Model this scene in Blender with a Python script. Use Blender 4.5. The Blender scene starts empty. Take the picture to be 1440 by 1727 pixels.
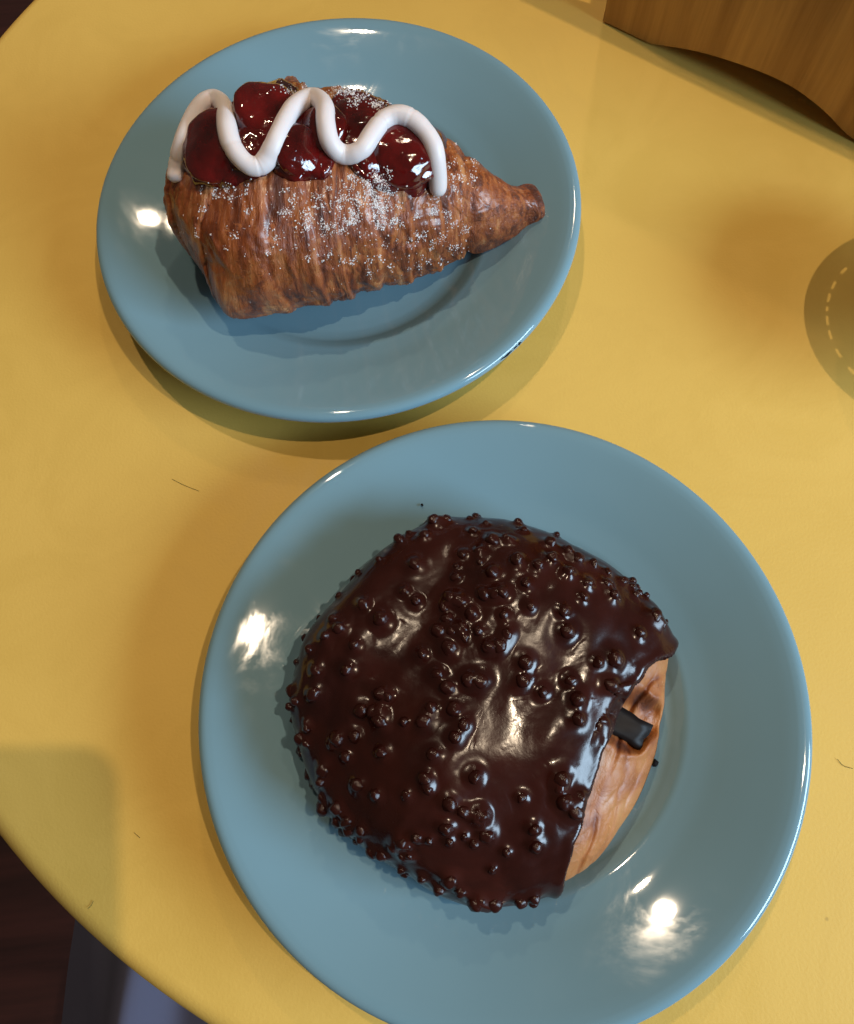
import bpy, bmesh, math, random
import numpy as np
from mathutils import Vector, Matrix, noise
from mathutils.bvhtree import BVHTree

S = bpy.context.scene
COL = S.collection
R = math.radians

# ------------------------------------------------------------------ camera
CAM = Vector((0, 0, 0.28613))
FPX, PITCH, ROLL = 1328.1, 1.2448, -0.1102          # focal length in photo pixels, tilt down, roll
cp, sp = math.cos(PITCH), math.sin(PITCH)
fw = Vector((0, cp, -sp)); up0 = Vector((0, sp, cp)); r0 = Vector((1, 0, 0))
cr, sr = math.cos(ROLL), math.sin(ROLL)
rt = cr * r0 + sr * up0
up = -sr * r0 + cr * up0
cam = bpy.data.cameras.new('camera')
co = bpy.data.objects.new('camera', cam); COL.objects.link(co)
co.matrix_world = Matrix(((rt.x, up.x, -fw.x, CAM.x), (rt.y, up.y, -fw.y, CAM.y), (rt.z, up.z, -fw.z, CAM.z), (0, 0, 0, 1)))
cam.sensor_fit = 'HORIZONTAL'; cam.sensor_width = 36; cam.lens = 36 * FPX / 1440
cam.clip_start = 0.005; cam.clip_end = 50
S.camera = co

# ------------------------------------------------------------------ light of the cafe
W = bpy.data.worlds.new('World'); S.world = W; W.use_nodes = True
bg = W.node_tree.nodes['Background']
bg.inputs[0].default_value = (1.0, 0.86, 0.70, 1); bg.inputs[1].default_value = 0.09

def lamp(name, loc, power, radius, col):
    l = bpy.data.lights.new(name, 'POINT'); l.energy = power; l.shadow_soft_size = radius; l.color = col
    o = bpy.data.objects.new(name, l); COL.objects.link(o); o.location = loc
    return o
def window(name, loc, target, sx, sy, power, col):
    l = bpy.data.lights.new(name, 'AREA'); l.shape = 'RECTANGLE'; l.size = sx; l.size_y = sy
    l.energy = power; l.color = col
    o = bpy.data.objects.new(name, l); COL.objects.link(o); o.location = loc
    d = Vector(target) - Vector(loc)
    o.rotation_euler = d.to_track_quat('-Z', 'Y').to_euler()
    return o
WARM = (1.0, 0.79, 0.56)
lamp('ceiling_lamp', (0.80, -0.05, 2.0), 53, 0.018, WARM)
lamp('ceiling_lamp', (-0.20, 0.72, 1.65), 26, 0.022, WARM)
lamp('ceiling_lamp', (0.47, 1.52, 1.65), 13, 0.04, WARM)
window('window_light', (1.75, -0.85, 0.88), (0.05, 0.1, 0), 1.2, 0.7, 66, (0.56, 0.79, 1.0))

S.view_settings.view_transform = 'Standard'; S.view_settings.look = 'None'
S.view_settings.exposure = 0.0; S.view_settings.gamma = 1.0
S.view_settings.use_curve_mapping = False

# ------------------------------------------------------------------ helpers
def ray_dir(px, py):
    px, py = float(px), float(py)
    return (((px - 720) / FPX) * rt - ((py - 863.5) / FPX) * up + fw).normalized()
def at(px, py, z):
    d = ray_dir(px, py)
    return CAM + d * ((z - CAM.z) / d.z)

def tag(o, label=None, cat=None, group=None, kind=None):
    for k, v in (('label', label), ('category', cat), ('group', group), ('kind', kind)):
        if v: o[k] = v
    return o
def empty(name, loc=(0, 0, 0)):
    o = bpy.data.objects.new(name, None); COL.objects.link(o); o.location = loc
    o.empty_display_size = 0.01
    return o
def mesh(name, verts, faces, mat, parent=None, smooth=True, uv=None, attrs=None):
    m = bpy.data.meshes.new(name)
    m.from_pydata([tuple(v) for v in verts], [], faces)
    m.update()
    if smooth: m.polygons.foreach_set('use_smooth', [True] * len(m.polygons))
    if uv is not None:
        l = m.uv_layers.new(name='UVMap')
        idx = np.empty(len(m.loops), dtype=np.int32); m.loops.foreach_get('vertex_index', idx)
        l.data.foreach_set('uv', np.asarray(uv, dtype=np.float32)[idx].ravel())
    for k, v in (attrs or {}).items():
        a = m.attributes.new(k, 'FLOAT', 'POINT'); a.data.foreach_set('value', np.asarray(v, dtype=np.float32))
    m.materials.append(mat)
    o = bpy.data.objects.new(name, m); COL.objects.link(o)
    if parent:
        o.parent = parent
        o.matrix_parent_inverse = Matrix.Translation(parent.location).inverted()
    return o
def from_bm(name, bm, mat, parent=None, smooth=False):
    m = bpy.data.meshes.new(name); bm.normal_update(); bm.to_mesh(m); bm.free()
    if smooth: m.polygons.foreach_set('use_smooth', [True] * len(m.polygons))
    m.materials.append(mat)
    o = bpy.data.objects.new(name, m); COL.objects.link(o)
    if parent:
        o.parent = parent
        o.matrix_parent_inverse = Matrix.Translation(parent.location).inverted()
    return o
def lathe(prof, n=128):
    v, f = [], []
    for r, z in prof:
        for i in range(n):
            a = 2 * math.pi * i / n
            v.append((r * math.cos(a), r * math.sin(a), z))
    for j in range(len(prof) - 1):
        for i in range(n):
            k = (i + 1) % n
            f.append((j * n + i, j * n + k, (j + 1) * n + k, (j + 1) * n + i))
    f.append(tuple(range(n))[::-1]); b = (len(prof) - 1) * n
    f.append(tuple(range(b, b + n)))
    return v, f
def grid_faces(nr, nc, closed=True):
    f = []
    for j in range(nr - 1):
        for i in range(nc if closed else nc - 1):
            k = (i + 1) % nc
            f.append((j * nc + i, j * nc + k, (j + 1) * nc + k, (j + 1) * nc + i))
    return f
def spline(pts, n):
    P = np.array(pts, float)
    P = np.vstack([2 * P[0] - P[1], P, 2 * P[-1] - P[-2]])
    out = []
    m = len(P) - 3
    for q in range(n):
        t = q / (n - 1) * m; i = min(int(t), m - 1); u = t - i
        a, b, c, d = P[i:i + 4]
        out.append(0.5 * ((2 * b) + (c - a) * u + (2 * a - 5 * b + 4 * c - d) * u * u + (3 * b - a - 3 * c + d) * u ** 3))
    return np.array(out)
def tube(path, rads, n=12, cap=True):
    v, f = [], []
    P = [Vector(p) for p in path]; N = None
    for i, p in enumerate(P):
        t = (P[min(i + 1, len(P) - 1)] - P[max(i - 1, 0)]).normalized()
        if N is None: N = t.orthogonal().normalized()
        N = (N - t * N.dot(t)).normalized(); B = t.cross(N)
        for k in range(n):
            a = 2 * math.pi * k / n
            v.append(p + (N * math.cos(a) + B * math.sin(a)) * rads[i])
    f = grid_faces(len(P), n)
    if cap:
        f.append(tuple(range(n))[::-1]); b = (len(P) - 1) * n; f.append(tuple(range(b, b + n)))
    return v, f
def smst(a, b, x):
    t = np.clip((x - a) / (b - a), 0, 1); return t * t * (3 - 2 * t)
def nz(p, sc, seed=0.0):
    return noise.noise(Vector((p[0] * sc + seed, p[1] * sc + seed * 1.7, p[2] * sc - seed)))

# ------------------------------------------------------------------ materials
def new_mat(name):
    m = bpy.data.materials.new(name); m.use_nodes = True
    nt = m.node_tree
    return m, nt, nt.nodes['Principled BSDF']
def node(nt, typ, **kw):
    n = nt.nodes.new(typ)
    for k, v in kw.items():
        if k in n.inputs.keys(): n.inputs[k].default_value = v
        else: setattr(n, k, v)
    return n
def ramp(nt, fac, stops):
    r = nt.nodes.new('ShaderNodeValToRGB'); e = r.color_ramp.elements
    while len(e) < len(stops): e.new(0.5)
    for q, (p, c) in zip(e, stops):
        q.position = p; q.color = (*c, 1) if len(c) == 3 else c
    nt.links.new(fac, r.inputs[0]); return r
def simple(name, col, rough=0.5, **kw):
    m, nt, b = new_mat(name)
    b.inputs['Base Color'].default_value = (*col, 1); b.inputs['Roughness'].default_value = rough
    for k, v in kw.items(): b.inputs[k].default_value = v
    return m
def bump(nt, b, h, strength, dist):
    n = node(nt, 'ShaderNodeBump', Strength=strength, Distance=dist)
    nt.links.new(h, n.inputs['Height']); nt.links.new(n.outputs[0], b.inputs['Normal']); return n

def m_table():
    m, nt, b = new_mat('yellow_laminate')
    tc = node(nt, 'ShaderNodeTexCoord')
    n1 = node(nt, 'ShaderNodeTexNoise', Scale=7.0, Detail=4.0)
    nt.links.new(tc.outputs['Object'], n1.inputs['Vector'])
    r = ramp(nt, n1.outputs['Fac'], [(0.3, (0.72, 0.462, 0.098)), (0.7, (0.77, 0.50, 0.115))])
    # tiny specks of dirt
    vo = node(nt, 'ShaderNodeTexVoronoi', Scale=38.0); nt.links.new(tc.outputs['Object'], vo.inputs['Vector'])
    rs = ramp(nt, vo.outputs['Distance'], [(0.012, (1, 1, 1)), (0.03, (0, 0, 0))])
    n3 = node(nt, 'ShaderNodeTexNoise', Scale=23.0); nt.links.new(tc.outputs['Object'], n3.inputs['Vector'])
    r3 = ramp(nt, n3.outputs['Fac'], [(0.56, (0, 0, 0)), (0.62, (0.55, 0.55, 0.55))])
    mu = node(nt, 'ShaderNodeMath', operation='MULTIPLY'); nt.links.new(rs.outputs[0], mu.inputs[0]); nt.links.new(r3.outputs[0], mu.inputs[1])
    mx = node(nt, 'ShaderNodeMix', data_type='RGBA'); nt.links.new(mu.outputs[0], mx.inputs['Factor'])
    n5 = node(nt, 'ShaderNodeTexNoise', Scale=16.0, Detail=9.0, Roughness=0.72, Distortion=1.5); nt.links.new(tc.outputs['Object'], n5.inputs['Vector'])
    r5 = ramp(nt, n5.outputs['Fac'], [(0.42, (0.90, 0.885, 0.86)), (0.56, (1, 1, 1))])
    m5 = node(nt, 'ShaderNodeMix', data_type='RGBA', blend_type='MULTIPLY'); m5.inputs['Factor'].default_value = 0.3
    nt.links.new(r.outputs[0], m5.inputs[6]); nt.links.new(r5.outputs[0], m5.inputs[7])
    nt.links.new(m5.outputs[2], mx.inputs[6]); mx.inputs[7].default_value = (0.16, 0.09, 0.03, 1)
    rr_ = ramp(nt, n5.outputs['Fac'], [(0.4, (0.42, 0.42, 0.42)), (0.6, (0.60, 0.60, 0.60))]); nt.links.new(rr_.outputs[0], b.inputs['Roughness'])
    nt.links.new(mx.outputs[2], b.inputs['Base Color'])
    n2 = node(nt, 'ShaderNodeTexNoise', Scale=900.0, Detail=2.0); nt.links.new(tc.outputs['Object'], n2.inputs['Vector'])
    bump(nt, b, n2.outputs['Fac'], 0.18, 0.0004)
    b.inputs['Specular IOR Level'].default_value = 0.3
    return m
def m_plate():
    m, nt, b = new_mat('blue_glaze')
    tc = node(nt, 'ShaderNodeTexCoord')
    n1 = node(nt, 'ShaderNodeTexNoise', Scale=12.0, Detail=3.0); nt.links.new(tc.outputs['Object'], n1.inputs['Vector'])
    r = ramp(nt, n1.outputs['Fac'], [(0.3, (0.165, 0.285, 0.345)), (0.7, (0.180, 0.305, 0.365))])
    nt.links.new(r.outputs[0], b.inputs['Base Color'])
    n2 = node(nt, 'ShaderNodeTexNoise', Scale=26.0, Detail=8.0, Roughness=0.7, Distortion=1.2); nt.links.new(tc.outputs['Object'], n2.inputs['Vector'])
    r2 = ramp(nt, n2.outputs['Fac'], [(0.48, (0.035, 0.035, 0.035)), (0.78, (0.16, 0.16, 0.16))])
    nt.links.new(r2.outputs[0], b.inputs['Roughness'])
    n3 = node(nt, 'ShaderNodeTexNoise', Scale=18.0, Detail=1.0); nt.links.new(tc.outputs['Object'], n3.inputs['Vector'])
    bump(nt, b, n3.outputs['Fac'], 0.04, 0.002)
    b.inputs['Specular IOR Level'].default_value = 0.5
    return m
def m_crust(name, cols, fs, ft, flake=0.2, coat=0.4, rough=(0.28, 0.5), bmp=0.8):
    """baked dough: streaks that follow the rolled layers (uv = metres along, metres round)"""
    m, nt, b = new_mat(name)
    uv = node(nt, 'ShaderNodeUVMap')
    mp = node(nt, 'ShaderNodeMapping'); nt.links.new(uv.outputs[0], mp.inputs[0]); mp.inputs['Scale'].default_value = (fs, ft, 1)
    n1 = node(nt, 'ShaderNodeTexNoise', Scale=1.0, Detail=6.0, Roughness=0.55, Distortion=0.5); nt.links.new(mp.outputs[0], n1.inputs['Vector'])
    nd = node(nt, 'ShaderNodeTexNoise', Scale=160.0, Detail=5.0, Roughness=0.7); nt.links.new(uv.outputs[0], nd.inputs['Vector'])
    va = node(nt, 'ShaderNodeVectorMath', operation='MULTIPLY_ADD'); nt.links.new(nd.outputs['Color'], va.inputs[0])
    va.inputs[1].default_value = (0.006, 0.022, 0); nt.links.new(uv.outputs[0], va.inputs[2])
    mv = node(nt, 'ShaderNodeMapping'); nt.links.new(va.outputs[0], mv.inputs[0]); mv.inputs['Scale'].default_value = (fs * 0.75, ft * 1.6, 1)
    vo = node(nt, 'ShaderNodeTexVoronoi', Scale=1.0); nt.links.new(mv.outputs[0], vo.inputs['Vector'])
    sc_ = node(nt, 'ShaderNodeSeparateColor'); nt.links.new(vo.outputs['Color'], sc_.inputs[0])
    fk = node(nt, 'ShaderNodeMath', operation='MULTIPLY_ADD'); nt.links.new(sc_.outputs[0], fk.inputs[0]); fk.inputs[1].default_value = flake; fk.inputs[2].default_value = -flake / 2
    at_ = node(nt, 'ShaderNodeAttribute', attribute_name='lay')
    a0 = node(nt, 'ShaderNodeMath', operation='ADD'); nt.links.new(n1.outputs['Fac'], a0.inputs[0]); nt.links.new(fk.outputs[0], a0.inputs[1])
    ad = node(nt, 'ShaderNodeMath', operation='ADD'); nt.links.new(a0.outputs[0], ad.inputs[0]); nt.links.new(at_.outputs['Fac'], ad.inputs[1])
    r = ramp(nt, ad.outputs[0], cols)
    # large bake variation
    tc = node(nt, 'ShaderNodeTexCoord')
    n2 = node(nt, 'ShaderNodeTexNoise', Scale=38.0, Detail=4.0); nt.links.new(tc.outputs['Object'], n2.inputs['Vector'])
    r2 = ramp(nt, n2.outputs['Fac'], [(0.3, (0.66, 0.54, 0.46)), (0.62, (1, 1, 1))])
    mx = node(nt, 'ShaderNodeMix', data_type='RGBA', blend_type='MULTIPLY'); mx.inputs['Factor'].default_value = 0.8
    nt.links.new(r.outputs[0], mx.inputs[6]); nt.links.new(r2.outputs[0], mx.inputs[7])
    nt.links.new(mx.outputs[2], b.inputs['Base Color'])
    mp2 = node(nt, 'ShaderNodeMapping'); nt.links.new(uv.outputs[0], mp2.inputs[0]); mp2.inputs['Scale'].default_value = (fs * 3, ft * 3, 1)
    n3 = node(nt, 'ShaderNodeTexNoise', Scale=1.0, Detail=5.0, Roughness=0.65, Distortion=0.8); nt.links.new(mp2.outputs[0], n3.inputs['Vector'])
    hs = node(nt, 'ShaderNodeMath', operation='MULTIPLY_ADD'); nt.links.new(sc_.outputs[0], hs.inputs[0]); hs.inputs[1].default_value = flake * 1.8; nt.links.new(n3.outputs['Fac'], hs.inputs[2])
    bump(nt, b, hs.outputs[0], bmp, 0.0011)
    r4 = ramp(nt, n3.outputs['Fac'], [(0.35, (rough[0],) * 3), (0.65, (rough[1],) * 3)])
    nt.links.new(r4.outputs[0], b.inputs['Roughness'])
    b.inputs['Subsurface Weight'].default_value = 0.12; b.inputs['Subsurface Radius'].default_value = (0.004, 0.002, 0.001)
    b.inputs['Coat Weight'].default_value = coat; b.inputs['Coat Roughness'].default_value = 0.22
    return m
def m_choc():
    m, nt, b = new_mat('dark_chocolate')
    tc = node(nt, 'ShaderNodeTexCoord')
    n1 = node(nt, 'ShaderNodeTexNoise', Scale=45.0, Detail=4.0, Distortion=0.6); nt.links.new(tc.outputs['Object'], n1.inputs['Vector'])
    r = ramp(nt, n1.outputs['Fac'], [(0.35, (0.021, 0.0040, 0.0028)), (0.7, (0.040, 0.0082, 0.0055))])
    nt.links.new(r.outputs[0], b.inputs['Base Color'])
    n2 = node(nt, 'ShaderNodeTexNoise', Scale=70.0, Detail=6.0, Roughness=0.6); nt.links.new(tc.outputs['Object'], n2.inputs['Vector'])
    r2 = ramp(nt, n2.outputs['Fac'], [(0.35, (0.14, 0.14, 0.14)), (0.7, (0.30, 0.30, 0.30))])
    nt.links.new(r2.outputs[0], b.inputs['Roughness'])
    n3 = node(nt, 'ShaderNodeTexNoise', Scale=420.0, Detail=2.0); nt.links.new(tc.outputs['Object'], n3.inputs['Vector'])
    bump(nt, b, n3.outputs['Fac'], 0.12, 0.0005)
    b.inputs['Specular IOR Level'].default_value = 0.36
    return m
def m_cherry():
    m, nt, b = new_mat('cherry_gel')
    tc = node(nt, 'ShaderNodeTexCoord')
    n1 = node(nt, 'ShaderNodeTexNoise', Scale=90.0, Detail=4.0); nt.links.new(tc.outputs['Object'], n1.inputs['Vector'])
    r = ramp(nt, n1.outputs['Fac'], [(0.3, (0.026, 0.0010, 0.001)), (0.75, (0.14, 0.0045, 0.004))])
    nt.links.new(r.outputs[0], b.inputs['Base Color'])
    b.inputs['Roughness'].default_value = 0.09
    b.inputs['Subsurface Weight'].default_value = 0.35; b.inputs['Subsurface Radius'].default_value = (0.006, 0.0006, 0.0005)
    b.inputs['Coat Weight'].default_value = 0.6; b.inputs['Coat Roughness'].default_value = 0.04
    n3 = node(nt, 'ShaderNodeTexNoise', Scale=260.0, Detail=3.0, Distortion=0.8); nt.links.new(tc.outputs['Object'], n3.inputs['Vector'])
    bump(nt, b, n3.outputs['Fac'], 0.28, 0.0011)
    return m
def m_wood(name, c0, c1, scale, rot=0.0, rough=0.45):
    m, nt, b = new_mat(name)
    tc = node(nt, 'ShaderNodeTexCoord')
    mp = node(nt, 'ShaderNodeMapping'); nt.links.new(tc.outputs['Object'], mp.inputs[0])
    mp.inputs['Scale'].default_value = scale; mp.inputs['Rotation'].default_value = (0, 0, rot)
    n1 = node(nt, 'ShaderNodeTexNoise', Scale=1.0, Detail=8.0, Roughness=0.6, Distortion=0.4); nt.links.new(mp.outputs[0], n1.inputs['Vector'])
    r = ramp(nt, n1.outputs['Fac'], [(0.3, c0), (0.5, tuple((a + b_) / 2 for a, b_ in zip(c0, c1))), (0.7, c1)])
    nt.links.new(r.outputs[0], b.inputs['Base Color'])
    bump(nt, b, n1.outputs['Fac'], 0.12, 0.0006)
    b.inputs['Roughness'].default_value = rough
    return m

M_TABLE = m_table(); M_PLATE = m_plate(); M_CHOC = m_choc(); M_CHERRY = m_cherry()
M_CROI = m_crust('croissant_crust', [(0.28, (0.120, 0.026, 0.009)), (0.43, (0.28, 0.066, 0.016)), (0.58, (0.42, 0.122, 0.030)), (0.78, (0.62, 0.28, 0.11))], 420, 60, 0.22)
M_DOUGH = m_crust('golden_dough', [(0.22, (0.07, 0.018, 0.008)), (0.34, (0.22, 0.058, 0.014)), (0.45, (0.37, 0.122, 0.029)), (0.56, (0.46, 0.172, 0.046)), (0.72, (0.50, 0.22, 0.072))], 85, 60, 0.05, 0.05, (0.40, 0.60), 0.6)
M_ICING = simple('white_icing', (0.76, 0.68, 0.67), 0.45, **{'Subsurface Weight': 0.25})
M_ICING.node_tree.nodes['Principled BSDF'].inputs['Subsurface Radius'].default_value = (0.003, 0.002, 0.0015)
M_SUGAR = simple('powdered_sugar', (0.74, 0.68, 0.66), 0.95)
M_BURNT = simple('burnt_chocolate', (0.007, 0.0045, 0.0045), 0.75, **{'Specular IOR Level': 0.12})
M_FLOOR = m_wood('dark_red_floor', (0.030, 0.008, 0.007), (0.075, 0.020, 0.016), (3, 40, 3))
M_BOARD = m_wood('varnished_oak', (0.33, 0.145, 0.035), (0.64, 0.34, 0.095), (130, 6, 6), 0.18, 0.4)
M_METAL = simple('black_metal', (0.015, 0.015, 0.016), 0.4, Metallic=0.6)
M_CARD = simple('brown_board', (0.10, 0.05, 0.02), 0.7)

# ------------------------------------------------------------------ setting
fl, ff = [(-6, -6, -0.74), (6, -6, -0.74), (6, 6, -0.74), (-6, 6, -0.74)], [(0, 1, 2, 3)]
tag(mesh('floor', fl, ff, M_FLOOR, smooth=False), kind='structure')

# table
TC = (0.0868, 0.2020); TR = 0.3215
tb = empty('cafe_table', (TC[0], TC[1], -0.74))
tag(tb, 'round yellow laminate cafe table with a softly rounded edge', 'table')
prof = [(0.0005, 0)]
prof += [(TR - 0.008 + 0.008 * math.sin(a), -0.008 + 0.008 * math.cos(a)) for a in np.linspace(0, math.pi / 2, 8)]
prof += [(TR, -0.018)] + [(TR - 0.006 + 0.006 * math.cos(a), -0.018 - 0.006 * math.sin(a)) for a in np.linspace(0.2, math.pi / 2, 6)] + [(0.0005, -0.024)]
v, f = lathe(prof, 256); v = [(x + TC[0], y + TC[1], z) for x, y, z in v]
mesh('table_top', v, [q[::-1] for q in f], M_TABLE, tb)
v, f = lathe([(0.0005, -0.024), (0.09, -0.0245), (0.09, -0.030), (0.03, -0.034), (0.028, -0.69), (0.05, -0.715), (0.0005, -0.7155)], 48)
mesh('pedestal', [(x + TC[0], y + TC[1], z) for x, y, z in v], [q[::-1] for q in f], M_METAL, tb)
v, f = lathe([(0.0005, -0.714), (0.10, -0.715), (0.20, -0.728), (0.205, -0.734), (0.205, -0.7398), (0.0005, -0.7398)], 64)
mesh('base', [(x + TC[0], y + TC[1], z) for x, y, z in v], [q[::-1] for q in f], M_METAL, tb)

# ------------------------------------------------------------------ plates
PR = [(0.0004, 0.0070), (0.02, 0.0069), (0.045, 0.0070), (0.052, 0.0072), (0.055, 0.0075), (0.058, 0.0083), (0.0605, 0.0097), (0.063, 0.0110), (0.066, 0.0119), (0.071, 0.01345), (0.077, 0.01565), (0.083, 0.01785), (0.089, 0.0200),
      (0.092, 0.02106), (0.0940, 0.0217), (0.0955, 0.0221), (0.0972, 0.0223), (0.0986, 0.0220), (0.0996, 0.0212), (0.1000, 0.0199), (0.0996, 0.0186), (0.0982, 0.0176),
      (0.095, 0.0167), (0.085, 0.0130), (0.072, 0.0085), (0.064, 0.0045), (0.060, 0.0020), (0.059, 0.0004), (0.056, 0.0004), (0.054, 0.0020), (0.0004, 0.0022)]
pp = spline(PR, 150)
plate_mesh = None
def plate(loc, rot, label):
    global plate_mesh
    v, f = lathe([(max(a, 0.0003), b) for a, b in pp], 192)
    o = mesh('plate', v, [q[::-1] for q in f], M_PLATE)
    o.location = loc; o.rotation_euler = (0, 0, rot)
    tag(o, label, 'plate', 'blue glazed plates on the yellow table')
    return o
C1 = Vector((-0.02271, 0.22894, 0.0)); C2 = Vector((0.01725, 0.0232, 0.0))
p1 = plate(C1, 0.0, 'round blue glazed plate with a chipped rim, under the cherry croissant')
p2 = plate(C2, 1.3, 'round blue glazed plate under the chocolate coated pastry')
# dark chip on the rim of the croissant plate
random.seed(4)
cv, cf = [], []
def chip(px, py, ln, wd):
    c = at(px, py, 0.0212); rd = (c - C1); rd.z = 0; rd.normalize(); tn = Vector((-rd.y, rd.x, 0))
    b = len(cv); n = 11
    ctr = C1 + rd * 0.0996; ctr.z = 0.0208; nn = (rd * 0.75 + Vector((0, 0, 0.66))).normalized(); vv = nn.cross(tn)
    for k in range(n):
        a = 2 * math.pi * k / n; q = random.uniform(0.6, 1.15)
        cv.append(ctr + tn * math.cos(a) * ln * q + vv * math.sin(a) * wd * q + nn * 0.00012)
    cv.append(ctr + nn * 0.00035)
    for k in range(n): cf.append((b + k, b + (k + 1) % n, b + n))
for a in ((857, 595, 0.0030, 0.0007), (868, 583, 0.0014, 0.0006), (874, 577, 0.0011, 0.0009), (848, 603, 0.0016, 0.0004)): chip(*a)
o = mesh('rim_chip', cv, cf, M_BURNT, p1, smooth=False)
o.parent = p1; o.matrix_parent_inverse = Matrix.Translation(C1).inverted()

# ------------------------------------------------------------------ croissant
CST = [[-0.0755, 0.2426, 0.0194, 0.022], [-0.0677, 0.2359, 0.026, 0.027], [-0.0605, 0.2281, 0.0326, 0.0305], [-0.0535, 0.2229, 0.0384, 0.032], [-0.0432, 0.218, 0.044, 0.033], [-0.0322, 0.2162, 0.0427, 0.033], [-0.0179, 0.2157, 0.0388, 0.032], [-0.0022, 0.2143, 0.0334, 0.03], [0.013, 0.2138, 0.0262, 0.027], [0.0259, 0.2144, 0.019, 0.0215], [0.0368, 0.2135, 0.0137, 0.0172], [0.0449, 0.2142, 0.0097, 0.014], [0.051, 0.2159, 0.0067, 0.0115], [0.0562, 0.2176, 0.0082, 0.0100], [0.0600, 0.2182, 0.0070, 0.0082], [0.0617, 0.2184, 0.0035, 0.0045]]
croi = empty('croissant', (C1.x - 0.005, C1.y - 0.01, 0.007))
tag(croi, 'sugar dusted croissant topped with glossy red cherries and a white icing zigzag', 'croissant')
cst = np.array(CST)
# rounded blunt left end and rounded tip
cst = np.vstack([[cst[0, 0] - 0.0030, cst[0, 1] + 0.001, cst[0, 2] * 0.55, cst[0, 3] * 0.6], cst])
NS, NT = 460, 300
sec = spline(cst, NS)
dl = np.r_[0, np.cumsum(np.hypot(np.diff(sec[:, 0]), np.diff(sec[:, 1])))]
ZB = 0.0073
random.seed(11)
TIER = [0.010, 0.024, 0.037, 0.049, 0.060, 0.071, 0.083, 0.094, 0.104, 0.116]
def tier(sl):
    """step pattern of the rolled layers: rises slowly, drops at each layer edge"""
    for a, b in zip([-0.01] + TIER, TIER + [0.16]):
        if a <= sl < b: return (sl - a) / (b - a), b - a
    return 0.5, 0.01
verts, uvs, lay, base0, nrm0 = [], [], [], [], []
for j in range(NS):
    cx, cy, w, h = sec[j]; w = max(w, 0.0015); h = max(h, 0.0015)
    t = sec[min(j + 1, NS - 1), :2] - sec[max(j - 1, 0), :2]; t /= np.linalg.norm(t); n2 = np.array([-t[1], t[0]])
    zc = ZB + h * 0.97
    for i in range(NT):
        a = 2 * math.pi * i / NT
        ca, sa = math.cos(a), math.sin(a)
        e = 0.92
        lat = w * math.copysign(abs(ca) ** e, ca); zz = h * math.copysign(abs(sa) ** e, sa)
        p = np.array([cx + n2[0] * lat, cy + n2[1] * lat, zc + zz])
        nr = np.array([n2[0] * ca / w, n2[1] * ca / w, sa / h]); nr /= np.linalg.norm(nr)
        s_ = dl[j]; th = a * 0.034
        # wavy layer edges
        wv = 0.0035 * noise.noise(Vector((s_ * 40, th * 30, 3.1))) + 0.005 * math.sin(a) * (0.5 - s_ / 0.16)
        ph, wid = tier(s_ + wv)
        smooth_tip = float(smst(0.112, 0.122, s_ + wv))
        stp = (ph ** 1.4 - 0.45) * 0.0019 * (1 - smooth_tip)
        if ph > 0.9: stp *= (1 - ph) / 0.1
        q = Vector((s_ * 270 + 1.6 * noise.noise(Vector((s_ * 110, th * 110, 1))), th * 85, 7.7))
        n1 = noise.fractal(q, 0.9, 2.1, 4)
        ter = (math.floor((n1 + 1.2) * 4.0) + min(1, ((n1 + 1.2) * 4.0 % 1) * 5)) / 4.0 - 1.2
        q2 = Vector((s_ * 60, th * 60, 2.2)); n3 = noise.noise(q2)
        fl_ = (ter * 0.00088 + 0.0003 * noise.noise(Vector((s_ * 900, th * 160, 5)))) * (1 - 0.75 * smooth_tip)
        d = stp + fl_ + n3 * 0.0012 - 0.0011 * math.exp(-((s_ + wv - 0.1165) / 0.0022) ** 2)
        if ca < 0: d += 0.0075 * math.exp(-((s_ - 0.040) / 0.005) ** 2 - ((sa + 0.25) / 0.35) ** 2)
        fade = min(1.0, min(j, NS - 1 - j) / 14)
        base0.append(p + nr * (n3 * 0.0012 + 0.0005)); nrm0.append(nr)
        p = p + nr * d * (0.25 + 0.75 * fade)
        p[2] = max(p[2], ZB + 0.0002 * noise.noise(Vector(p * 300)))
        verts.append(p); uvs.append((s_, th)); lay.append((ph - 0.5) * 0.14 * (1 - smooth_tip) - ter * 0.05 - 0.05 * smooth_tip - 0.35 * math.exp(-((s_ - dl[-1] + 0.0045) / 0.0018) ** 2 - ((a - 1.75) / 0.4) ** 2))
faces = grid_faces(NS, NT)
faces.append(tuple(range(NT))); b0 = (NS - 1) * NT; faces.append(tuple(range(b0, b0 + NT))[::-1])
faces = [q[::-1] for q in faces]
body = mesh('pastry_body', verts, faces, M_CROI, croi, uv=uvs, attrs={'lay': lay})
bv_body = BVHTree.FromPolygons([Vector(p) for p in verts], faces)
body_vn = verts

def hit(bvh, px, py):
    d = ray_dir(px, py)
    return bvh.ray_cast(CAM, d, 2.0)

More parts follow.
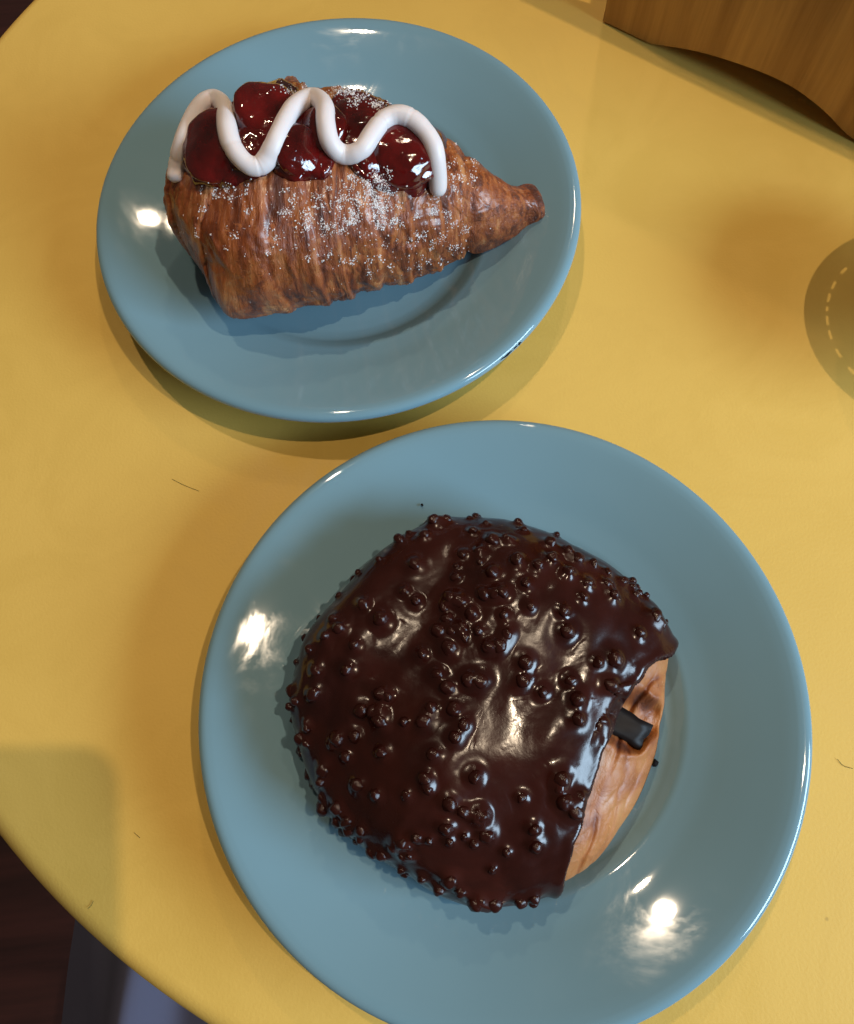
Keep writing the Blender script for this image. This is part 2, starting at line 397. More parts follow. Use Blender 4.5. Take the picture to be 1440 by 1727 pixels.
# flaps of flaky crust that stand off the body
def flap(px, py, ln, wd, ang, lift, zfall=0.03):
    l, nrm, _, _ = hit(bv_body, px, py)
    if l is None: l, nrm = at(px, py, zfall), Vector((0, 0.3, 1)).normalized()
    nrm.normalize()
    if nrm.dot(CAM - l) < 0: nrm = -nrm
    x = Vector((math.cos(ang), math.sin(ang), 0)); x = (x - nrm * x.dot(nrm)).normalized(); y = nrm.cross(x)
    v, uvl, lv = [], [], []
    na, nb = 9, 7
    for top in (1, 0):
        for a in range(na):
            for b in range(nb):
                u, w_ = a / (na - 1), b / (nb - 1) - 0.5
                ww = wd * (1 - 0.55 * u * u) * (1 + 0.35 * noise.noise(Vector((u * 3, w_ * 2, px))))
                q = l + x * (u * ln * (1 + 0.25 * noise.noise(Vector((w_ * 5, px * .1, 1))))) + y * w_ * ww + nrm * (lift * u ** 1.6 - 0.0012 * (1 - u) - 0.002 * w_ * w_ + 0.0004 * top)
                v.append(q); uvl.append((w_ * ww + px, u * ln)); lv.append(0.06)
    fcs = grid_faces(na, nb, False); off = na * nb
    fcs += [tuple(k + off for k in q[::-1]) for q in grid_faces(na, nb, False)]
    rim = [a * nb for a in range(na)] + [(na - 1) * nb + b for b in range(1, nb)] + [a * nb + nb - 1 for a in range(na - 2, -1, -1)] + [b for b in range(nb - 2, 0, -1)]
    for k in range(len(rim)):
        a, b = rim[k], rim[(k + 1) % len(rim)]
        fcs.append((a, b, b + off, a + off))
    mesh('crust_flake', v, fcs, M_CROI, croi, uv=uvl, attrs={'lay': lv})

# jam glaze: a thin wet sheet over the crest, then the cherries
CH = [(366, 252, 56, 64), (455, 198, 62, 56), (508, 258, 56, 46), (602, 210, 56, 46), (680, 258, 66, 66), (545, 222, 44, 44), (424, 256, 44, 42), (630, 268, 36, 36)]
def proj(p):
    d = Vector(p) - CAM; z = d.dot(fw)
    return 720 + FPX * d.dot(rt) / z, 863.5 - FPX * d.dot(up) / z
jm = []
for p in verts:
    x, y = proj(p); m_ = -1.0
    for (a, b, rx, ry) in CH: m_ = max(m_, 1.12 - math.hypot((x - a) / rx, (y - b) / ry))
    m_ += 0.18 * nz(p, 160, 4.0)
    jm.append(m_ if p[2] > 0.028 else -1)
jm = np.array(jm)
jv = np.array(base0) + np.array(nrm0) * (smst(-0.14, 0.16, jm) * 0.0042 - 0.0024)[:, None]
keep = [q for q in faces if len(q) == 4 and min(jm[k] for k in q) > -0.2]
used = sorted({k for q in keep for k in q}); remap = {k: i for i, k in enumerate(used)}
jverts = [jv[k] for k in used]; jfaces = [tuple(remap[k] for k in q) for q in keep]
glz = mesh('cherry_glaze', jverts, jfaces, M_CHERRY, croi)
bm = bmesh.new(); bmesh.ops.create_icosphere(bm, subdivisions=5, radius=1.0)
sv = [v.co.copy() for v in bm.verts]; sf = [tuple(v.index for v in q.verts) for q in bm.faces]; bm.free()
allv, allf = [Vector(p) for p in verts], list(faces)
def merge(v, f):
    b = len(allv); allv.extend(Vector(q) for q in v); allf.extend(tuple(k + b for k in q) for q in f)
merge(jverts, jfaces)
for n_, (px, py, rx, ry) in enumerate(CH):
    l, nrm, _, _ = hit(bv_body, px, py)
    if l is None: l = at(px, py, 0.05); nrm = Vector((0, 0, 1))
    if nrm.dot(CAM - l) < 0: nrm = -nrm
    nrm = (nrm + Vector((0, -0.25, 0.6))).normalized()
    d = (l - CAM).dot(fw); sx, sy = rx * d / FPX, ry * d / FPX
    X = Vector((1, 0, 0)); X = (X - nrm * X.dot(nrm)).normalized(); Y = nrm.cross(X)
    sz = min(sx, sy) * 0.46
    v = []
    for q in sv:
        k = 1 + 0.13 * noise.noise(q * 1.3 + Vector((n_ * 3.1, 0, 0))) + 0.03 * noise.noise(q * 4 + Vector((0, n_, 0))) - 0.12 * math.exp(-((q.x - 0.2) ** 2 + (q.y - 0.15) ** 2) * 9) * (q.z > 0)
        v.append(l + (X * q.x * sx + Y * q.y * sy + nrm * q.z * sz) * k + nrm * sz * 0.30)
    mesh('cherry', v, sf, M_CHERRY, croi); merge(v, sf)
bv_all = BVHTree.FromPolygons(allv, allf)

# icing zigzag laid over the cherries
IC = [(296, 306), (299, 285), (304, 258), (316, 222), (332, 188), (350, 170), (368, 169), (379, 184), (382, 210), (389, 240), (404, 265), (424, 280), (443, 276), (458, 254), (472, 222), (490, 188), (510, 171), (532, 166), (547, 180), (549, 206), (555, 236), (570, 256), (590, 261), (610, 252), (627, 228), (646, 204), (670, 194), (694, 201), (715, 220), (731, 247), (737, 285), (739, 328)]
ipx = spline(IC, 260)
dep = np.full(len(ipx), np.nan)
for k, (x, y) in enumerate(ipx):
    h_ = hit(bv_all, x, y)
    if h_[0] is not None and h_[0].z > 0.020: dep[k] = (h_[0] - CAM).length
ok = ~np.isnan(dep); dep = np.interp(np.arange(len(dep)), np.where(ok)[0], dep[ok])
for _ in range(60): dep[1:-1] = 0.25 * dep[:-2] + 0.5 * dep[1:-1] + 0.25 * dep[2:]
IR = 0.0033
ip = [CAM + ray_dir(x, y) * float(d - IR * 0.45) for (x, y), d in zip(ipx, dep)]
rad = []
for k in range(len(ip)):
    u = k / (len(ip) - 1); r_ = IR * (1 + 0.09 * noise.noise(Vector((u * 16, 1, 2))) + 0.03 * noise.noise(Vector((u * 70, 4, 2))))
    for c_ in (0.055, 0.30, 0.375, 0.20, 0.80, 0.87): r_ *= 1 - 0.09 * math.exp(-((u - c_) / 0.0022) ** 2)
    e_ = min(k, len(ip) - 1 - k); r_ *= (0.62, 0.86, 0.96, 1.0)[min(e_, 3)]
    rad.append(r_)
v, f = tube(ip, rad, 24)
mesh('icing_zigzag', v, f, M_ICING, croi)

# powdered sugar: specks on the crust, nobody could count them
random.seed(5)
SG = [(620, 322, 22, 20, 300), (383, 322, 20, 10, 80), (600, 372, 60, 40, 300), (690, 385, 60, 45, 230), (480, 390, 80, 60, 120), (775, 285, 24, 26, 170), (545, 355, 35, 30, 220),
      (600, 156, 26, 7, 200), (515, 148, 34, 8, 120), (657, 178, 16, 8, 130), (400, 380, 50, 40, 70), (745, 412, 30, 22, 80), (640, 440, 50, 22, 60), (640, 345, 12, 12, 160), (585, 375, 10, 9, 90), (655, 375, 9, 8, 60), (740, 365, 16, 14, 60)]
ico = bmesh.new(); bmesh.ops.create_icosphere(ico, subdivisions=1, radius=1.0)
iv = [v.co.copy() for v in ico.verts]; if_ = [tuple(v.index for v in q.verts) for q in ico.faces]; ico.free()
gv, gf = [], []
def sugar_spots():
    for (x, y, sx, sy, n) in SG:
        left = int(n * 1.25)
        while left > 0:
            a, b_ = random.gauss(x, sx), random.gauss(y, sy)
            m_ = random.choice((1, 1, 1, 1, 2, 3, 5, 12, 26)); left -= m_ * 0.55
            for _ in range(m_): yield random.gauss(a, 0.7 * m_ ** 0.5), random.gauss(b_, 0.8 * m_ ** 0.5)
for (qx, qy) in sugar_spots():
    if True:
        l, nrm, _, _ = hit(bv_all, qx, qy)
        if l is None or l.z < 0.012: continue
        r_ = random.choice((0.00008, 0.00011, 0.00014, 0.00018, 0.00024, 0.00034))
        b = len(gv)
        j3 = [random.uniform(0.6, 1.3) for _ in range(3)]
        for q in iv:
            gv.append(l + Vector((q.x * j3[0], q.y * j3[1], q.z * j3[2])) * r_ * random.uniform(0.75, 1.2))
        gf.extend(tuple(k + b for k in q) for q in if_)
o = mesh('powdered_sugar', gv, gf, M_SUGAR, croi); o['kind'] = 'stuff'

# ------------------------------------------------------------------ chocolate pastry
bun = empty('chocolate_pastry', (C2.x, C2.y, 0.007))
tag(bun, 'puffy pastry coated in glossy dark chocolate studded with crispy pearls', 'pastry')
OUT = [(745, 880), (800, 879), (880, 892), (960, 930), (1040, 972), (1108, 1035), (1136, 1092), (1129, 1150), (1120, 1230), (1097, 1320), (1052, 1400), (1005, 1465), (950, 1497), (870, 1520), (800, 1526), (748, 1508),
       (700, 1472), (640, 1440), (565, 1380), (527, 1310), (503, 1240), (497, 1160), (517, 1090), (570, 1020), (622, 960), (680, 912)]
bc = at(815, 1195, 0.022)
ow = [at(x, y, 0.020) - bc for x, y in OUT]
oa = np.array([math.atan2(q.y, q.x) for q in ow]); orr = np.array([math.hypot(q.x, q.y) for q in ow])
s_i = np.argsort(oa); oa, orr = oa[s_i], orr[s_i]
oa = np.r_[oa[-3:] - 2 * math.pi, oa, oa[:3] + 2 * math.pi]; orr = np.r_[orr[-3:], orr, orr[:3]]
NA, NR_ = 560, 260
ang = np.linspace(-math.pi, math.pi, NA, endpoint=False)
Rr = np.interp(ang, oa, orr) * 0.972
for _ in range(14): Rr = 0.25 * np.roll(Rr, 1) + 0.5 * Rr + 0.25 * np.roll(Rr, -1)
BH, BZ = 0.026, 0.0205        # height above and level of the widest line
# chocolate border in the photograph, as world points at pastry height
BD = [(1180, 1040), (1137, 1092), (1085, 1125), (1052, 1165), (1035, 1200), (1012, 1245), (992, 1300), (977, 1345), (968, 1400), (955, 1440), (948, 1475), (950, 1505), (950, 1560)]
bdw = spline([tuple(at(x, y, 0.032))[:2] for x, y in BD], 120)
def border(x, y):
    d = np.hypot(bdw[:, 0] - x, bdw[:, 1] - y); k = int(d.argmin()); a, b = bdw[max(k - 1, 0)], bdw[min(k + 1, 119)]
    s = (b[0] - a[0]) * (y - a[1]) - (b[1] - a[1]) * (x - a[0])
    return math.copysign(d[k], -s)
hole = at(1066, 1214, 0.036)
LD = np.array([0.52, 0.85])      # the way the layers run
bv_, buv, blay, bmk, bun_n, zlow = [], [], [], [], [], []
for j in range(NR_):
    ph = math.pi * (0.006 + 0.994 * (j / (NR_ - 1)) ** 0.92)
    for i in range(NA):
        a = ang[i]; sn, cs = math.sin(ph), math.cos(ph)
        lt = sn ** 0.74 if ph < math.pi / 2 else (0.80 + 0.20 * sn ** 0.8 if ph < 2.6 else (0.80 + 0.20 * math.sin(2.6) ** 0.8) * (math.pi - ph) / (math.pi - 2.6))
        z = BZ + BH * max(cs, 0) ** 0.86 if cs > 0 else BZ - (BZ - 0.0073) * min(1.0, (-cs / 0.857) ** 1.3)
        x = bc.x + Rr[i] * lt * math.cos(a); y = bc.y + Rr[i] * lt * math.sin(a)
        along = x * LD[0] + y * LD[1]; acr = x * -LD[1] + y * LD[0]
        topw = max(cs, 0) ** 0.5
        # rolled shape: shallow valley bands and lumps across the top
        z += topw * (0.0022 * math.sin(acr * 115 + 1.2 + 0.6 * noise.noise(Vector((along * 20, 0, 4)))) + 0.0034 * noise.noise(Vector((x * 28, y * 28, 1.3))))
        m_ = border(x, y)
        z -= topw * 0.70 * max(0.0, 0.014 - m_) ** 2 / 0.028 if m_ > 0 else topw * 0.0049
        # the roll end that the coating leaves bare: folded lines along the layers and the hole of the chocolate stick
        if m_ < 0.004 and cs > -0.5:
            w_ = float(smst(0.004, -0.004, m_)) if False else float(1 - smst(-0.004, 0.004, m_))
            z -= w_ * (0.0024 + 0.20 * max(-m_, 0)) * topw
            n_f = noise.noise(Vector((acr * 150 + 0.8 * noise.noise(Vector((x * 70, y * 70, 0))), along * 30, 2))); z -= w_ * 0.0006 * max(0.0, 1 - abs(n_f) * 5) * max(0.0, noise.noise(Vector((x * 90, y * 90, 7))) + 0.35)
            z += w_ * 0.0011 * noise.noise(Vector((acr * 110, along * 45, 9)))
            for (mc, dp) in ((-0.0055, 0.0012), (-0.0105, 0.0009), (-0.0150, 0.0007)):
                mm = m_ - mc + 0.0022 * noise.noise(Vector((x * 55, y * 55, mc * 900)))
                z -= dp * math.exp(-(mm / 0.0007) ** 2) * min(1.0, max(0.0, 0.55 + 1.6 * noise.noise(Vector((along * 60, mc * 500, 3)))))
            dh = math.hypot((x - hole.x - 0.001) / 0.0100, (y - hole.y) / 0.0075) * (1 + 0.45 * noise.noise(Vector((x * 160, y * 160, 5))))
            z -= 0.0085 * math.exp(-dh ** 4)
            z += 0.0009 * math.exp(-((dh - 1.3) / 0.3) ** 2)
        bv_.append((x, y, z)); buv.append((acr, along)); bmk.append(m_); zlow.append(ph)
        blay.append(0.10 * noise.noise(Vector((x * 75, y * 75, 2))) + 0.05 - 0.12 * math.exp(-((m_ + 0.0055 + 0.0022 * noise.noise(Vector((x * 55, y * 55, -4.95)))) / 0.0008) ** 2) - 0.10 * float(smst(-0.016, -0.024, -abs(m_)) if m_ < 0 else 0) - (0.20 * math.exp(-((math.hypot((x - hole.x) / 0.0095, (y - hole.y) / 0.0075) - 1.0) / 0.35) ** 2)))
bfaces = grid_faces(NR_, NA) + [tuple(range(NA))[::-1]]
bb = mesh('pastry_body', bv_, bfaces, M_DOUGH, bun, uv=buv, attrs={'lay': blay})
bn = np.empty(len(bv_) * 3); bb.data.vertices.foreach_get('normal', bn); bn = bn.reshape(-1, 3)
if bn[NA * 20][2] < 0:
    bb.data.flip_normals(); bn = -bn
bvp = np.array(bv_); bmk = np.array(bmk); zlow = np.array(zlow)
# chocolate coat: follows the pastry, thick rounded lip along the border and round the foot
foot = 2.02 + 0.20 * np.array([noise.noise(Vector((math.cos(a) * 5, math.sin(a) * 5, 2))) + 0.5 * noise.noise(Vector((math.cos(a) * 17, math.sin(a) * 17, 8))) for a in ang])
foot = np.tile(foot, NR_)
edge = np.minimum(bmk + 0.0012 * np.array([nz(p, 150, 3) for p in bv_]), (foot - zlow) * 0.02)
th = smst(-0.0006, 0.0012, edge) * 0.0023 + 0.0011 * np.exp(-((edge - 0.0016) / 0.0013) ** 2) - 0.0012 * (edge < 0.0004)
rip = np.array([0.0007 * noise.noise(Vector(((p[0] * -LD[1] + p[1] * LD[0]) * 120 + noise.noise(Vector((p[0] * 40, p[1] * 40, 3))), (p[0] * LD[0] + p[1] * LD[1]) * 34, 6)))
                + 0.00022 * noise.noise(Vector(p) * 140) for p in bv_])
cvx = bvp + bn * (th + rip * smst(0.0, 0.004, edge))[:, None]
ckeep = [q for q in bfaces if min(edge[k] for k in q) > -0.0012]
bv_coat = BVHTree.FromPolygons([Vector(p) for p in cvx], ckeep)
PZ = {(470, 850): [(820, 255), (980, 215), (1130, 110), (1050, 130), (1310, 190), (570, 680), (690, 780), (850, 590), (410, 840), (320, 890), (210, 980), (250, 1120), (240, 1280), (95, 1260), (1080, 860), (965, 1010), (1140, 770), (1200, 495), (1300, 740), (1150, 975), (1140, 1240), (1285, 1190), (1070, 1150), (700, 1280), (740, 1300), (1030, 1380), (1180, 1385), (560, 1390), (690, 1400), (1410, 965), (1250, 900), (930, 660), (1240, 340), (920, 410), (460, 1120), (1160, 640), (1220, 660), (1120, 700), (1240, 840), (1170, 850)],
      (800, 850): [(330, 180), (510, 270), (120, 250), (210, 245), (290, 385), (430, 420), (620, 330), (690, 375), (800, 410), (890, 460), (1000, 520), (630, 460), (350, 540), (370, 690), (140, 610), (120, 470), (930, 620), (600, 720), (620, 860), (200, 750), (220, 880), (90, 960), (170, 960), (1215, 760), (1110, 870), (340, 1070), (320, 1190), (640, 1190), (830, 1070), (940, 1050), (910, 1220), (460, 1270), (690, 1320), (40, 1190), (890, 540), (520, 370), (30, 860), (760, 540), (70, 610), (190, 600), (40, 330)],
      (470, 1190): [(200, 150), (160, 220), (400, 220), (510, 210), (460, 340), (700, 310), (690, 100), (650, 40), (850, 110), (985, 110), (1250, 130), (1190, 215), (1040, 330), (1320, 480), (990, 490), (1010, 560), (300, 430), (290, 510), (540, 540), (660, 600), (310, 680), (400, 690), (470, 770), (480, 830), (560, 840), (640, 980), (700, 1000), (400, 780), (820, 920), (1150, 660), (1240, 710), (1340, 740), (1130, 820), (1150, 1170), (1230, 1250), (1330, 1310), (1080, 1230), (1400, 1330)],
      (800, 1190): [(580, 490), (560, 560), (600, 640), (670, 700), (700, 620), (320, 620), (400, 830), (410, 940), (690, 90), (40, 740), (130, 1320), (30, 1300), (310, 1310), (80, 870), (400, 1290)]}
random.seed(9)
pearls = []
for (ox, oy), L in PZ.items():
    for (x, y) in L:
        X, Y = ox + x / 4, oy + y / 4
        h_ = hit(bv_coat, X, Y); g = 0.0
        while h_[0] is None and g < 0.2:      # a pearl on the outline: pull it in to the edge of the coat
            g += 0.01; h_ = hit(bv_coat, X + (815 - X) * g, Y + (1195 - Y) * g)
        if h_[0] is None: continue
        nrm = h_[1] if h_[1].dot(CAM - h_[0]) > 0 else -h_[1]
        pearls.append((h_[0].copy(), nrm.copy(), random.uniform(0.0017, 0.0027)))
for k in range(70):      # smaller ones between them
    i = random.randrange(NA); j = int(NR_ * (0.12 + 0.36 * random.random() ** 0.7)); k_ = j * NA + i
    if edge[k_] > 0.003: pearls.append((Vector(cvx[k_]), Vector(bn[k_]), random.uniform(0.0011, 0.0018)))
# pearls round the foot, out of the camera's sight too
for k in range(22):
    i = random.randrange(NA); j = random.randrange(int(NR_ * .50), int(NR_ * .63)); k_ = j * NA + i
    if edge[k_] > 0.002: pearls.append((Vector(cvx[k_]), Vector(bn[k_]), random.uniform(0.0017, 0.0025)))
add = np.zeros(len(cvx))
for (l, n_, r_) in pearls:
    d = np.sqrt(((cvx - np.array(l)) ** 2).sum(1)); near = d < r_ * 4
    add[near] = np.maximum(add[near], 0) + 0.80 * r_ * np.exp(-(d[near] / (1.08 * r_)) ** 2) - 0.05 * r_ * np.exp(-((d[near] - 2.3 * r_) / (0.7 * r_)) ** 2)
add = np.minimum(add, 0.0026)
cvx = cvx + bn * (add * smst(-0.0004, 0.002, edge))[:, None]
used = sorted({k for q in ckeep for k in q}); remap = {k: i for i, k in enumerate(used)}
coat = mesh('chocolate_coat', [cvx[k] for k in used], [tuple(remap[k] for k in q) for q in ckeep], M_CHOC, bun)
if coat.data.vertices[2000].normal.z < 0 and bn[used[2000]][2] > 0: coat.data.flip_normals()
pearl_meshes = []
for k in range(5):
    bm = bmesh.new(); bmesh.ops.create_icosphere(bm, subdivisions=3, radius=1.0)
    for q in bm.verts: q.co *= 1 + 0.20 * noise.noise(q.co * 1.3 + Vector((k * 5.3, 1, 2))) + 0.08 * noise.noise(q.co * 3.2 + Vector((k, 7, 2)))
    pm = bpy.data.meshes.new('crispy_pearl'); bm.to_mesh(pm); bm.free(); pm.polygons.foreach_set('use_smooth', [True] * len(pm.polygons)); pm.materials.append(M_CHOC)
    pearl_meshes.append(pm)
for (l, n_, r_) in pearls:
    o = bpy.data.objects.new('crispy_pearl', random.choice(pearl_meshes)); COL.objects.link(o); o.parent = bun
    o.location = l + n_ * r_ * random.uniform(-0.05, 0.38) - bun.location
    o.rotation_euler = (random.uniform(0, 6), random.uniform(0, 6), random.uniform(0, 6)); o.scale = (r_ * 1.05, r_ * random.uniform(.82, 1.05), r_ * random.uniform(.82, 1))
# stick of dark chocolate showing in the roll end
h_ = BVHTree.FromPolygons([Vector(p) for p in bv_], bfaces).ray_cast(Vector((hole.x, hole.y, 0.2)), Vector((0, 0, -1)))
hp = h_[0]
bm = bmesh.new(); bmesh.ops.create_cube(bm, size=1.0)
bmesh.ops.subdivide_edges(bm, edges=bm.edges[:], cuts=4, use_grid_fill=True)
for q in bm.verts:
    q.co = Vector((q.co.x * 0.0170, q.co.y * 0.0088, q.co.z * 0.0066)) * (1 + 0.28 * noise.noise(q.co * 2.2 + Vector((4, 1, 2))) + 0.05 * noise.noise(q.co * 8))
bmesh.ops.transform(bm, matrix=Matrix.Translation(hp + Vector((-0.0020, -0.0002, 0.0014))) @ Matrix.Rotation(-0.62, 4, 'Z') @ Matrix.Rotation(0.18, 4, 'Y'), verts=bm.verts)
from_bm('chocolate_stick', bm, simple('baked_chocolate_stick', (0.0075, 0.0045, 0.004), 0.5, **{'Specular IOR Level': 0.2}), bun, True)

# ------------------------------------------------------------------ wooden stand
FL = Vector((0.1094, 0.3332, 0)); U = Vector((0.747, -0.665, 0)); N2 = Vector((0.665, 0.747, 0))
LEAN = 0.02
Vd = (Vector((0, 0, 1)) + N2 * LEAN).normalized(); Nd = U.cross(Vd).normalized()
if Nd.dot(N2) < 0: Nd = -Nd
ws = empty('wooden_caddy', FL)
tag(ws, 'varnished wood table caddy with an arched bottom edge', 'caddy')
WL = 0.19
ar = [(0.0, 0.0008), (0.026, 0.0008), (0.036, 0.0040), (0.050, 0.0078), (0.066, 0.0104), (0.084, 0.0120), (0.098, 0.0112), (0.112, 0.0078), (0.124, 0.0030), (0.133, 0.0008)]
arc = [tuple(q) for q in spline(ar[1:], 30)]
outl = [(0.0, 0.0008)] + arc + [(WL, 0.0008), (WL, 0.13), (0.0, 0.13)]
bm = bmesh.new()
fr = [bm.verts.new((a, b, 0)) for a, b in outl]; bk = [bm.verts.new((a, b, -0.009)) for a, b in outl]
bm.faces.new(fr); bm.faces.new(bk[::-1])
for k in range(len(fr)):
    bm.faces.new((fr[k - 1], bk[k - 1], bk[k], fr[k]))
bmesh.ops.bevel(bm, geom=[e for e in bm.edges if len(e.link_faces) == 2 and e.calc_face_angle(0) > 0.6], offset=0.0009, segments=2, affect='EDGES')
bmesh.ops.recalc_face_normals(bm, faces=bm.faces)
fb = from_bm('front_board', bm, M_BOARD, None, False)
MW = Matrix.Identity(4)
for k, a in enumerate((U, Vd, -Nd)):
    for q in range(3): MW[q][k] = a[q]
MW.translation = FL
fb.parent = ws; fb.matrix_parent_inverse = Matrix.Translation(FL).inverted(); fb.matrix_basis = MW
# back board, shelf and sides, unseen, added to darken the arch gap
def board(name, u0, u1, n0, n1, z0, z1):
    bm = bmesh.new(); bmesh.ops.create_cube(bm, size=1.0)
    for q in bm.verts:
        a, b, c = q.co + Vector((0.5, 0.5, 0.5))
        q.co = FL + U * (u0 + (u1 - u0) * a) + N2 * (n0 + (n1 - n0) * b) + Vector((0, 0, z0 + (z1 - z0) * c))
    bmesh.ops.bevel(bm, geom=bm.edges[:], offset=0.0008, segments=2, affect='EDGES')
    bmesh.ops.recalc_face_normals(bm, faces=bm.faces)
    return from_bm(name, bm, M_BOARD, ws)
board('shade_back', 0.0, WL, 0.052, 0.060, 0.0004, 0.13)
board('shade_shelf', 0.002, WL - 0.002, 0.0102, 0.0518, 0.030, 0.037)
board('shade_side', 0.0005, 0.008, 0.0102, 0.0518, 0.0004, 0.029)
board('shade_side', WL - 0.008, WL - 0.0005, 0.0102, 0.0518, 0.0004, 0.029)

# ------------------------------------------------------------------ unseen pierced disc off to the right, added to throw the round shadow
DX, DY, DZ, DR = 0.2185, 0.150, 0.034, 0.046
cs_ = empty('shadow_disc', (DX, DY, 0))
tag(cs_, 'unseen brown pierced disc on a stem, added to throw the round shadow', 'shadow caster')
rings = [0.0005, 0.030, 0.0364, 0.0385, DR]
nseg = 108
random.seed(3); slots = set()
k = 0
while k < nseg:
    n_ = random.choice((1, 2, 2, 2)); slots.update(range(k, k + n_)); k += n_ + random.choice((1, 1, 1, 2))
v, f = [], []
for zz in (DZ, DZ - 0.003):
    for r_ in rings:
        for k in range(nseg):
            a = 2 * math.pi * k / nseg; v.append((DX + r_ * math.cos(a), DY + r_ * math.sin(a), zz))
nr_ = len(rings)
for s_ in (0, 1):
    b = s_ * nr_ * nseg
    for j in range(nr_ - 1):
        for k in range(nseg):
            if j == 2 and k in slots: continue
            q = (b + j * nseg + k, b + j * nseg + (k + 1) % nseg, b + (j + 1) * nseg + (k + 1) % nseg, b + (j + 1) * nseg + k)
            f.append(q if s_ == 0 else q[::-1])
b = nr_ * nseg
for k in range(nseg):
    k2 = (k + 1) % nseg; j = nr_ - 1
    f.append((j * nseg + k, b + j * nseg + k, b + j * nseg + k2, j * nseg + k2)[::-1])
mesh('pierced_top', v, f, M_CARD, cs_, smooth=False)
v, f = lathe([(0.0005, 0.0002), (0.020, 0.0002), (0.020, 0.003), (0.010, 0.008), (0.007, 0.014), (0.007, DZ - 0.010), (0.016, DZ - 0.003), (0.0005, DZ - 0.0028)], 40)
mesh('stem', [(x + DX, y + DY, z) for x, y, z in v], f, M_CARD, cs_)

# ------------------------------------------------------------------ phone that takes the picture, lens corner at the camera
ph = empty('smartphone', CAM - fw * 0.006)
tag(ph, 'black smartphone held above the chocolate pastry, throwing a round cornered shadow', 'phone')
def slab(x0, x1, y0, y1, z0, z1, rr, name, mat):
    bm = bmesh.new(); pts = []
    for (cx, cy, a0) in ((x1 - rr, y1 - rr, 0), (x0 + rr, y1 - rr, 90), (x0 + rr, y0 + rr, 180), (x1 - rr, y0 + rr, 270)):
        for k in range(9):
            a = R(a0 + k * 90 / 8); pts.append((cx + rr * math.cos(a), cy + rr * math.sin(a)))
    A = [bm.verts.new(CAM + rt * x + up * y - fw * z0) for x, y in pts]; B = [bm.verts.new(CAM + rt * x + up * y - fw * z1) for x, y in pts]
    bm.faces.new(A); bm.faces.new(B)
    for k in range(len(A)): bm.faces.new((A[k - 1], A[k], B[k], B[k - 1]))
    bmesh.ops.recalc_face_normals(bm, faces=bm.faces)
    return from_bm(name, bm, mat, ph)
M_PH = simple('black_glass', (0.02, 0.02, 0.022), 0.25)
slab(-0.055, 0.0165, -0.130, 0.0165, 0.006, 0.014, 0.0115, 'phone_body', M_PH)
slab(-0.018, 0.012, -0.018, 0.012, 0.004, 0.0059, 0.006, 'camera_bump', M_PH)

# ------------------------------------------------------------------ grey cloth on a stool below the table edge
SX, SY = -0.110, -0.190
st = empty('stool', (SX, SY, -0.74))
tag(st, 'dark stool under a grey cloth, partly hidden below the table edge', 'stool')
v, f = lathe([(0.0005, -0.31), (0.11, -0.31), (0.12, -0.318), (0.12, -0.325), (0.0005, -0.326)], 40)
mesh('seat', [(x + SX, y + SY, z) for x, y, z in v], [q[::-1] for q in f], M_METAL, st)
for k in range(4):
    a = math.pi / 4 + k * math.pi / 2
    v, f = tube([(SX + 0.11 * math.cos(a), SY + 0.11 * math.sin(a), -0.325), (SX + 0.14 * math.cos(a), SY + 0.14 * math.sin(a), -0.7395)], [0.01, 0.01], 10)
    mesh('leg', v, f, M_METAL, st)
M_CLOTH = simple('lavender_grey_cloth', (0.075, 0.075, 0.12), 0.9)
v = []
NG = 90
for top in (1, 0):
    for a in range(NG):
        for b in range(NG):
            u, w_ = a / (NG - 1) * 2 - 1, b / (NG - 1) * 2 - 1
            x, y = SX + 0.185 * u + 0.02 * w_, SY + 0.215 * w_
            d = max(abs(u), abs(w_)) * 0.7 + math.hypot(u, w_) * 0.3
            fold = 0.007 * math.sin(u * 17 + 2.0 * noise.noise(Vector((u * 2, w_ * 2, 0)))) + 0.012 * noise.noise(Vector((u * 5, w_ * 2, 3)))
            z = -0.280 + fold * (0.5 + 0.5 * d) - 0.20 * max(0, d - 0.66) ** 1.2 + 0.0015 * top
            v.append((x, y, z))
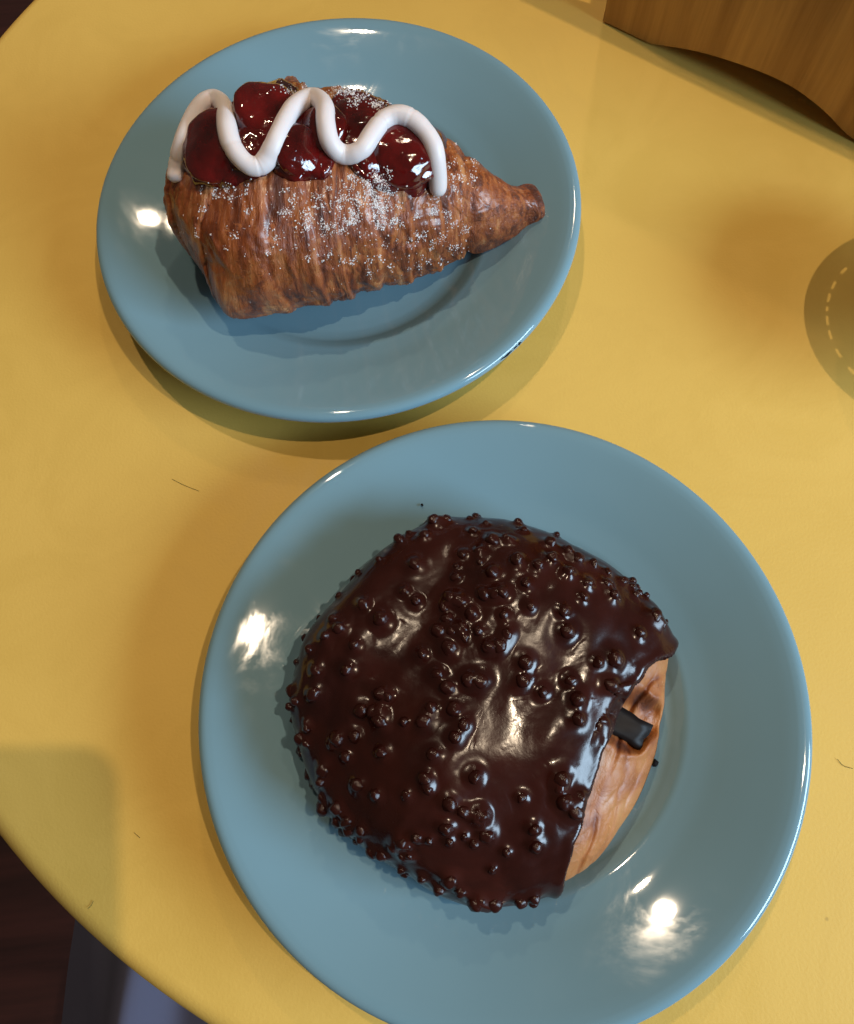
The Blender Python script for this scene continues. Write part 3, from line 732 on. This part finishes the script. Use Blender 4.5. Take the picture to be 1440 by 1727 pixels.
f = grid_faces(NG, NG, False); off = NG * NG
f = f + [tuple(k + off for k in q[::-1]) for q in f]
tag(mesh('draped_cloth', v, f, M_CLOTH), 'lavender grey cloth with soft folds seen below the yellow table edge', 'cloth')

# ------------------------------------------------------------------ crumbs and hairs
random.seed(31)
def crumb(px, py, z, s, mat, label, grp, bvh=None):
    l = at(px, py, z)
    v = [l + Vector((q.x * s * random.uniform(.7, 1.3), q.y * s * random.uniform(.7, 1.3), (q.z + 0.8) * s * 0.7)) for q in iv]
    tag(mesh('crumb', v, if_, mat, smooth=False), label, 'crumb', grp)
for (x, y, z, s, lab) in ((641, 1447, 0.0090, 0.0017, 'jagged dark crumb beside the beaded lower edge of the chocolate pastry'),
                          (712, 852, 0.0150, 0.0006, 'tiny dark crumb on the bare rim of the plate above the chocolate pastry'),
                          (1102, 1286, 0.0080, 0.0013, 'dark chocolate crumb on the plate beside the bare dough of the pastry'),
                          (602, 992, 0.0085, 0.0013, 'dark chocolate shard on the plate beside the coated side of the pastry')):
    crumb(x, y, z, s, M_BURNT, lab, 'chocolate crumbs on the plate')
for (x, y, s) in ((392, 543, 0.0007), (402, 560, 0.0006), (412, 566, 0.0005), (745, 530, 0.0005), (735, 538, 0.0004), (868, 303, 0.0008)):
    crumb(x, y, 0.0082, s, M_SUGAR, 'white sugar grain on the plate of the croissant', 'sugar grains on the plate')
for pts, lab in (([(148, 1532), (154, 1526), (157, 1519)], 'short curved hair close to the round edge of the yellow table'),
                 ([(1412, 1280), (1422, 1291), (1438, 1296)], 'bent fine hair on the open side of the chocolate pastry plate'),
                 ([(226, 1404), (236, 1413)], 'tiny hair at the edge of the phone shadow on the table'),
                 ([(290, 808), (310, 818), (335, 828)], 'long fine hair on the table in front of the croissant plate')):
    pth = [at(x, y, 0.0003) for x, y in pts]
    v, f = tube([Vector(q) for q in spline([tuple(q) for q in pth], 10)], [0.00007] * 10, 6)
    tag(mesh('hair', v, f, M_BURNT), lab, 'hair', 'hairs on the table')
